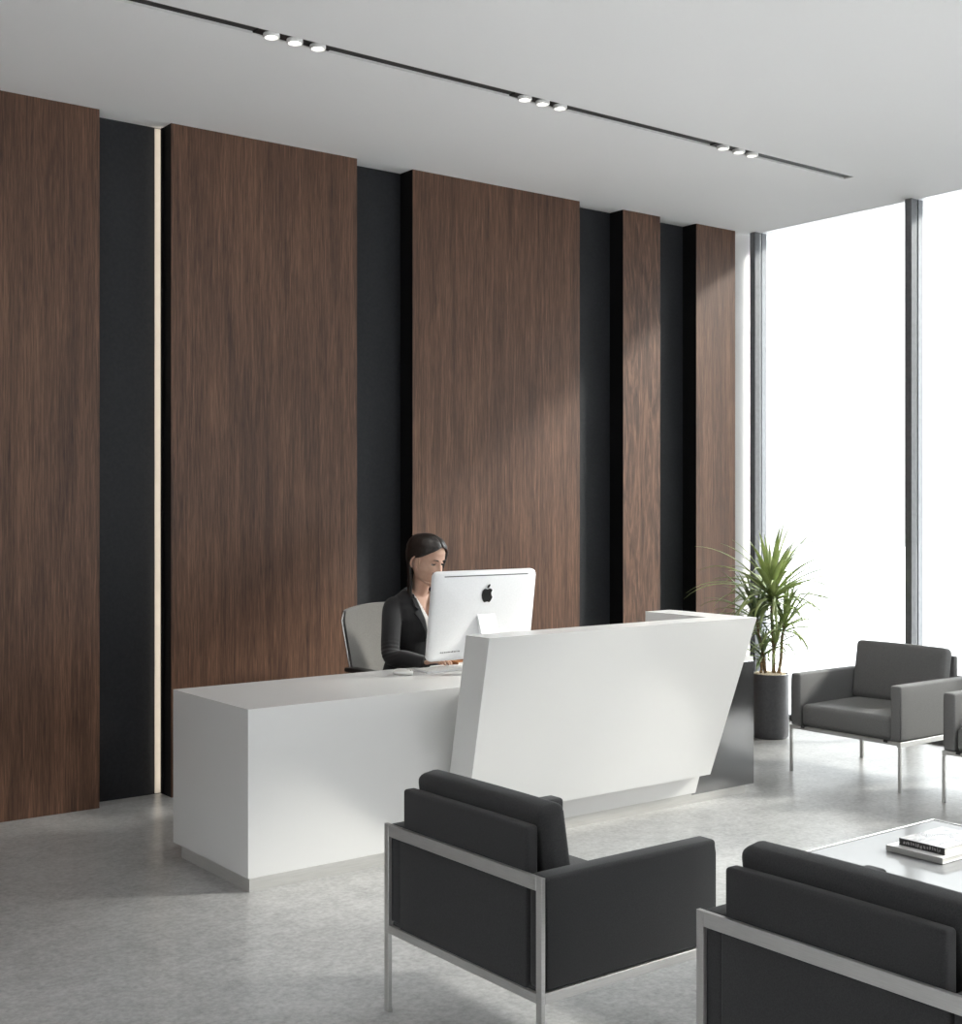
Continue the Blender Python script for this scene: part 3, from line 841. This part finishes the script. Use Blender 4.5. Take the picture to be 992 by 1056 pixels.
# z, centre y, half width, front depth, back depth
TORSO = [(0.475, 6.02, 0.150, 0.100, 0.11), (0.52, 6.02, 0.178, 0.125, 0.125), (0.60, 6.01, 0.180, 0.118, 0.118), (0.68, 6.00, 0.155, 0.100, 0.100), (0.76, 5.985, 0.140, 0.094, 0.094),
         (0.84, 5.97, 0.146, 0.100, 0.096), (0.92, 5.955, 0.158, 0.122, 0.100), (0.98, 5.945, 0.168, 0.118, 0.098), (1.03, 5.940, 0.172, 0.095, 0.092), (1.07, 5.938, 0.158, 0.080, 0.082),
         (1.10, 5.935, 0.125, 0.068, 0.072), (1.13, 5.930, 0.080, 0.058, 0.062), (1.16, 5.925, 0.052, 0.052, 0.054)]
def torso(bm, g, z0, z1):
    T2 = [q for q in TORSO if z0 < q[0] < z1]
    def at(z):
        return interp([(q[0],) + q[1:] for q in TORSO], z)
    zs = [z0 + (z1 - z0) * k / 34 for k in range(35)]
    loft(bm, [ell_ring(GX, at(z)[0], z, at(z)[1] + g, at(z)[2] + g, at(z)[3] + g) for z in zs])
SH = {s: Vector((GX + s * 0.166, 5.935, 1.038)) for s in (-1, 1)}
EL = {-1: Vector((3.832, 5.805, 0.797)), 1: Vector((4.345, 5.80, 0.800))}
WR = {-1: Vector((3.858, 5.545, 0.783)), 1: Vector((4.270, 5.545, 0.783))}
def hand(bm, s):
    """s=-1 right hand. palm down on the keyboard, fingers curled to the keys"""
    w = WR[s]; tip = Vector((3.962 if s < 0 else 4.16, 5.425, 0.785))
    d = tip - w; d.z = 0; d.normalize(); side = Vector((0, 0, 1)).cross(d)       # side: to the left of the pointing direction
    th = -side if s > 0 else side            # thumb side is towards the body centre line
    th = th if th.x * s < 0 else -th
    up = Vector((0, 0, 1))
    def ring(c, hw, hh, n=16): return [c + th * hw * math.cos(2 * PI * k / n) + up * hh * math.sin(2 * PI * k / n) for k in range(n)]
    k0 = w - d * 0.03
    loft(bm, [ring(k0, 0.025, 0.018), ring(w, 0.025, 0.017), ring(w + d * 0.03 + up * 0.008, 0.032, 0.016), ring(w + d * 0.06 + up * 0.013, 0.037, 0.014), ring(w + d * 0.082 + up * 0.012, 0.036, 0.011)])
    for i, (off, L, sp) in enumerate(((0.028, 0.070, 0.10), (0.0095, 0.079, 0.02), (-0.0095, 0.073, -0.06), (-0.0275, 0.058, -0.16))):
        dd = (d + th * sp).normalized(); a = w + d * 0.072 + th * off + up * 0.013
        p = [a - dd * 0.02, a, a + dd * L * 0.46 + up * 0.010, a + dd * L * 0.78 - up * 0.004, a + dd * L * 0.96 - up * 0.020]
        tube(bm, bez(p, 4), [0.0095] * 5 + [0.0092] * 4 + [0.0085] * 4 + [0.0078] * 3 + [0.0055], 10)
    a = w + d * 0.022 + th * 0.022 + up * 0.002
    p = [a - th * 0.012, a + th * 0.012 + d * 0.012, a + th * 0.027 + d * 0.035, a + th * 0.028 + d * 0.058 - up * 0.006, a + th * 0.024 + d * 0.072 - up * 0.012]
    tube(bm, bez(p, 4), [0.013] * 5 + [0.0115] * 4 + [0.0098] * 4 + [0.0088] * 3 + [0.006], 10)
def legs(bm, g, shin_end):
    for s in (-1, 1):
        hip = Vector((GX + s * 0.095, 5.99, 0.545)); kn = Vector((GX + s * 0.11, 5.56, 0.545)); an = Vector((GX + s * 0.11, 5.60, shin_end))
        tube(bm, bez([hip, hip.lerp(kn, 0.5) + Vector((0, 0, 0.005)), kn + Vector((0, -0.01, -0.012)), kn.lerp(an, 0.35) + Vector((0, 0.012, 0)), an], 5),
             [0.088 + g] * 4 + [0.082 + g] * 4 + [0.064 + g] * 4 + [0.056 + g] * 4 + [0.050 + g] * 3 + [0.038 + g, 0.036 + g], 18)
body = B()
h = B(); head_bm(h); h.transform(HEADM); add_mesh(body, h)
tube(body, [(GX, 5.945, 1.04), (GX, 5.925, 1.12), (GX + 0.001, 5.890, 1.19), (GX + 0.002, 5.868, 1.25)], [0.062, 0.052, 0.051, 0.055], 24)
torso(body, -0.012, 0.475, 1.14)
for s in (-1, 1):
    tube(body, bez([SH[s] + Vector((-s * 0.05, 0, 0.012)), SH[s], SH[s].lerp(EL[s], 0.5), EL[s], EL[s].lerp(WR[s], 0.45), WR[s]], 4),
         [0.046] * 4 + [0.048] * 4 + [0.043] * 4 + [0.036] * 4 + [0.029] * 4 + [0.022], 16)
    hand(body, s)
    an = Vector((GX + s * 0.11, 5.60, 0.07))
    tube(body, [an + Vector((0, 0.03, -0.025)), an + Vector((0, -0.03, -0.03)), an + Vector((0, -0.13, -0.045))], [0.032, 0.034, 0.026], 14, 0.75)
legs(body, 0.0, 0.07)
body = baked(body, ('REMESH', dict(mode='VOXEL', voxel_size=0.003, use_smooth_shade=True)), ('SMOOTH', dict(factor=0.4, iterations=2)))
SKIN = noise_tint(mat('skin', srgb(198, 152, 128), 0.5, spec=0.35), srgb(200, 160, 139), srgb(212, 175, 155), nscale=14, detail=3)
SKIN.node_tree.nodes['Principled BSDF'].inputs['Subsurface Weight'].default_value = 0.08
SKIN.node_tree.nodes['Principled BSDF'].inputs['Subsurface Scale'].default_value = 0.01
LIP = mat('lips', srgb(168, 98, 90), 0.4)
inv = HEADM.inverted()
for f in body.faces:
    q = inv @ f.calc_center_median()
    if q.y < -0.06 and (q.x / 0.024) ** 2 + ((q.z + 0.068) / 0.0095) ** 2 < 1: f.material_index = 1
person = obj('person', body, [SKIN, LIP], None, True)
PB = Vector((GX, 5.98, 0.0))
person.data.transform(Matrix.Translation(-PB)); person.location = PB
tag(person, 'woman with long dark hair in a dark blazer, seated typing behind the desk', 'person')
def pobj(name, b, m, parent=None, smooth=True, **k):
    b.transform(Matrix.Translation(-PB)); return obj(name, b, m, parent or person, smooth, **k)

# eyes, lashes, brows
EYE = mat('eye_white', srgb(226, 220, 214), 0.25); IRIS = mat('iris', srgb(58, 44, 34), 0.2); LASH = mat('dark_lash', srgb(30, 22, 18), 0.7)
for s in (-1, 1):
    b = B(); c = Vector((s * 0.0310, -0.0675, 0.0005))
    ball(b, c, 0.0105, u=20, v=14)
    g = Vector((0, -1, -0.45)).normalized()
    for f in b.faces:
        if (f.calc_center_median() - c).normalized().dot(g) > 0.86: f.material_index = 1
    b.transform(HEADM); ey = pobj('eye', b, [EYE, IRIS])
    b = B(); ball(b, c, 0.0116, u=24, v=16)
    bmesh.ops.delete(b, geom=[f for f in b.faces if (f.calc_center_median() - c).z > 99 or (f.calc_center_median() - c).normalized().dot(Vector((0, -0.42, 0.91))) < 0.16], context='FACES')
    b.transform(HEADM); pobj('eyelid', b, SKIN)
    b = B(); lid = []
    for k in range(9):
        u = -1 + k / 4; lid.append((s * 0.031 + u * 0.0150, -0.0800 + 0.0075 * u * u, 0.0005 - 0.0005 * (1 - u * u)))
    tube(b, lid, [0.0012, 0.002, 0.0027, 0.003, 0.003, 0.003, 0.0027, 0.002, 0.0012], 6); b.transform(HEADM); pobj('eyelash', b, LASH)
    b = B(); br = []
    for k in range(9):
        u = -1 + k / 4; br.append((s * (0.0325 + u * 0.0175), -0.0895 + 0.0085 * ((u + 1) / 2) ** 2, 0.0185 + 0.0035 * (1 - (u - 0.3) ** 2)))
    tube(b, br, [0.0022, 0.0032, 0.0034, 0.0033, 0.003, 0.0027, 0.0022, 0.0016, 0.0009], 6, 0.9); b.transform(HEADM); pobj('eyebrow', b, LASH)

# hair: parted cap, tucked behind the near ear, falling behind the shoulders
HAIR = mat('dark_brown_hair', srgb(40, 30, 26), 0.42, spec=0.45)
noise_tint(HAIR, srgb(18, 13, 11), srgb(38, 28, 23), scale=(120, 120, 6), nscale=1.3, detail=4, bump=0.5, dist=0.003)
def opening(z):    # half angles (deg) of the face opening on her right (camera) side and left side
    tab = [(-0.30, 112, 110), (-0.12, 108, 84), (-0.06, 112, 60), (-0.02, 118, 53), (0.004, 107, 50), (0.013, 90, 49), (0.030, 70, 48), (0.05, 50, 44), (0.068, 30, 34), (0.080, 9, 12), (0.088, 0.5, 0.5), (0.2, 0, 0)]
    return interp(tab, z)
def hair_grid(extra):
    rings = []; n = 64
    zs = [-0.250 + 0.38 * k / 60 for k in range(61)]
    for z in zs:
        zz = max(z, -0.03) if z < -0.03 else z
        w, f, bk = interp(HT, min(0.1149, zz * 0.905 if z > 0 else zz))
        w += extra; f += extra * 0.7; bk += extra * 1.25
        if z < -0.03:
            u = min(1, (-0.03 - z) / 0.18)
            w = w * (1 + 0.05 * u); bk = bk * (1 - 0.28 * u) + 0.02 * u * u
            f *= 1 - 0.2 * u
        aR, aL = opening(z); row = []
        for k in range(n + 1):
            a = math.radians(-(aR) - (360 - aR - aL) * k / n)   # start at her right edge, round the back to her left edge
            sx, cy = math.sin(a), math.cos(a); ex = 0.9
            x = w * math.copysign(abs(sx) ** ex, sx); y = -f * abs(cy) ** ex if cy > 0 else bk * abs(cy) ** ex
            if z < -0.03: y += 0.0
            wav = 0.0022 * math.sin(a * 23 + z * 30) + 0.0016 * math.sin(a * 41 - z * 22)
            r_ = math.hypot(x, y) or 1
            x += wav * x / r_; y += wav * y / r_
            row.append(Vector((x, y, z)))
        rings.append(row)
    return rings
outer, inner = hair_grid(0.017), hair_grid(0.003)
b = B()
VO = [[b.verts.new(p) for p in r_] for r_ in outer]; VI = [[b.verts.new(p) for p in r_] for r_ in inner]
nr, nc = len(VO), len(VO[0])
for j in range(nr - 1):
    for i in range(nc - 1):
        b.faces.new((VO[j][i], VO[j][i + 1], VO[j + 1][i + 1], VO[j + 1][i])); b.faces.new((VI[j][i], VI[j + 1][i], VI[j + 1][i + 1], VI[j][i + 1]))
    b.faces.new((VO[j][0], VO[j + 1][0], VI[j + 1][0], VI[j][0])); b.faces.new((VO[j][-1], VI[j][-1], VI[j + 1][-1], VO[j + 1][-1]))
for i in range(nc - 1):
    b.faces.new((VO[0][i], VI[0][i], VI[0][i + 1], VO[0][i + 1]))
b.faces.new(VO[-1])
hairM = HEADM.copy()
bmesh.ops.recalc_face_normals(b, faces=b.faces)
# the fall of hair hangs straight down instead of following the head's pitch
for v in b.verts:
    p = hairM @ v.co
    if v.co.z < -0.03:
        d = -0.03 - v.co.z
        p0 = hairM @ Vector((v.co.x, v.co.y, -0.03)); q = Vector((p0.x, p0.y + 0.004 * d / 0.2, p0.z - d * HS))
        p = q
    v.co = p
b = baked(b, ('SMOOTH', dict(factor=0.5, iterations=2)))
pobj('hair', b, HAIR)

# clothes
JK = fabric('charcoal_suiting', srgb(40, 40, 42), srgb(52, 52, 54), 0.2, 500)
SHIRT = fabric('white_blouse', srgb(222, 220, 218), srgb(232, 230, 228), 0.1, 300)
def cut_v(bm, vtop, zb, zt, hw, neck_r):
    kill = []
    for f in bm.faces:
        c = f.calc_center_median()
        x = abs(c.x - GX)
        if c.y < 5.94 and c.z > zb and x < hw * (c.z - zb) / (zt - zb): kill.append(f)
        elif c.z > vtop and math.hypot(c.x - GX, c.y - 5.93) < neck_r: kill.append(f)
    bmesh.ops.delete(bm, geom=kill, context='FACES')
j = B(); torso(j, 0.016, 0.60, 1.135)
for s in (-1, 1):
    cuff = WR[s].lerp(EL[s], -0.09)
    pth = bez([SH[s] + Vector((-s * 0.06, 0, 0.014)), SH[s] + Vector((-s * 0.006, 0, 0.004)), SH[s].lerp(EL[s], 0.45) + Vector((s * 0.006, 0, 0)), EL[s] + Vector((0, 0.005, 0)), EL[s].lerp(WR[s], 0.45), cuff], 6)
    n_ = len(pth); rr = []
    for i in range(n_):
        u = i / (n_ - 1)
        rr.append(interp([(0, 0.046), (0.2, 0.056), (0.42, 0.053), (0.6, 0.050), (0.8, 0.043), (1, 0.036)], u)[0])
    tube(j, pth, rr, 20)
j = baked(j, ('REMESH', dict(mode='VOXEL', voxel_size=0.005, use_smooth_shade=True)), ('SMOOTH', dict(factor=0.5, iterations=5)))
# soft sleeve creases
for v in j.verts:
    for s in (-1, 1):
        d = (v.co - EL[s]).length
        if d < 0.11: v.co += v.normal * 0.0028 * math.sin((v.co.z * 1.2 + v.co.y * 0.5 + v.co.x * 0.3) * 210) * (1 - d / 0.11)
j_full = j.copy()
cut_v(j, 1.10, 0.86, 1.13, 0.074, 0.058)
jk = pobj('jacket', j, JK)
md = jk.modifiers.new('cloth_thickness', 'SOLIDIFY'); md.thickness = 0.004; md.offset = -1
from mathutils.bvhtree import BVHTree
bv = BVHTree.FromBMesh(j_full)
def drape(x, z, off):
    hit = bv.ray_cast(Vector((x, 5.5, z)), Vector((0, 1, 0)))
    return Vector((x, (hit[0].y if hit[0] else 5.85) - off, z))
b = B()
for s in (-1, 1):
    rows = []
    for k in range(25):
        z = 0.865 + (1.095 - 0.865) * k / 24
        xi = 0.074 * (z - 0.86) / 0.27 - 0.002
        u = (z - 0.865) / 0.23
        wd = 0.056 * min(1, u / 0.72) ** 0.9 if u < 0.72 else 0.030 + 0.004 * (1 - u)     # notch where lapel meets collar
        if 0.70 < u < 0.76: wd *= 0.55
        rows.append([drape(GX + s * (xi + wd * i / 5), z, 0.004 + 0.004 * (i / 5)) for i in range(6)])
    V = [[b.verts.new(p) for p in r_] for r_ in rows]
    for a, c in zip(V, V[1:]):
        for i in range(5): b.faces.new((a[i], a[i + 1], c[i + 1], c[i]))
j_full.free()
lp = pobj('lapel', b, JK, jk); md = lp.modifiers.new('cloth_thickness', 'SOLIDIFY'); md.thickness = 0.004
# collar roll round the neck
b = B(); cp = []
for k in range(17):
    a = math.radians(-14 + 208 * k / 16)
    cp.append((GX + 0.074 * math.cos(a), 5.932 + 0.064 * math.sin(a), 1.118 + 0.020 * max(0, math.sin(a)) - 0.016 * max(0, -math.sin(a))))
tube(b, cp, [0.006] + [0.012] * 15 + [0.006], 10); pobj('collar', b, JK, jk)
sh = B(); torso(sh, 0.006, 0.62, 1.12)
sh = baked(sh, ('REMESH', dict(mode='VOXEL', voxel_size=0.005, use_smooth_shade=True)), ('SMOOTH', dict(factor=0.5, iterations=3)))
cut_v(sh, 1.085, 0.985, 1.12, 0.062, 0.07)
so = pobj('blouse', sh, SHIRT); md = so.modifiers.new('cloth_thickness', 'SOLIDIFY'); md.thickness = 0.003; md.offset = -1
tr = B(); legs(tr, 0.010, 0.085)
loft(tr, [ell_ring(GX, 6.015, z, a_, f_, bk_) for z, a_, f_, bk_ in ((0.478, 0.155, 0.12, 0.13), (0.52, 0.188, 0.135, 0.135), (0.60, 0.190, 0.128, 0.128), (0.66, 0.170, 0.112, 0.112))])
tr = baked(tr, ('REMESH', dict(mode='VOXEL', voxel_size=0.007, use_smooth_shade=True)), ('SMOOTH', dict(factor=0.5, iterations=4)))
pobj('trousers', tr, fabric('dark_trouser_cloth', srgb(38, 38, 40), srgb(48, 48, 50), 0.2, 500))
for s in (-1, 1):
    b = B(); x = GX + s * 0.11
    rings = []
    for y_, hw, zt in ((5.645, 0.022, 0.05), (5.635, 0.032, 0.075), (5.59, 0.036, 0.078), (5.54, 0.038, 0.066), (5.49, 0.042, 0.050), (5.45, 0.038, 0.036), (5.42, 0.022, 0.022)):
        rings.append([(x + hw * math.cos(2 * PI * k / 16), y_, max(0.001, zt / 2 + zt / 2 * math.sin(2 * PI * k / 16))) for k in range(16)])
    loft(b, rings); pobj('shoe', b, mat('black_leather', srgb(22, 21, 21), 0.35))
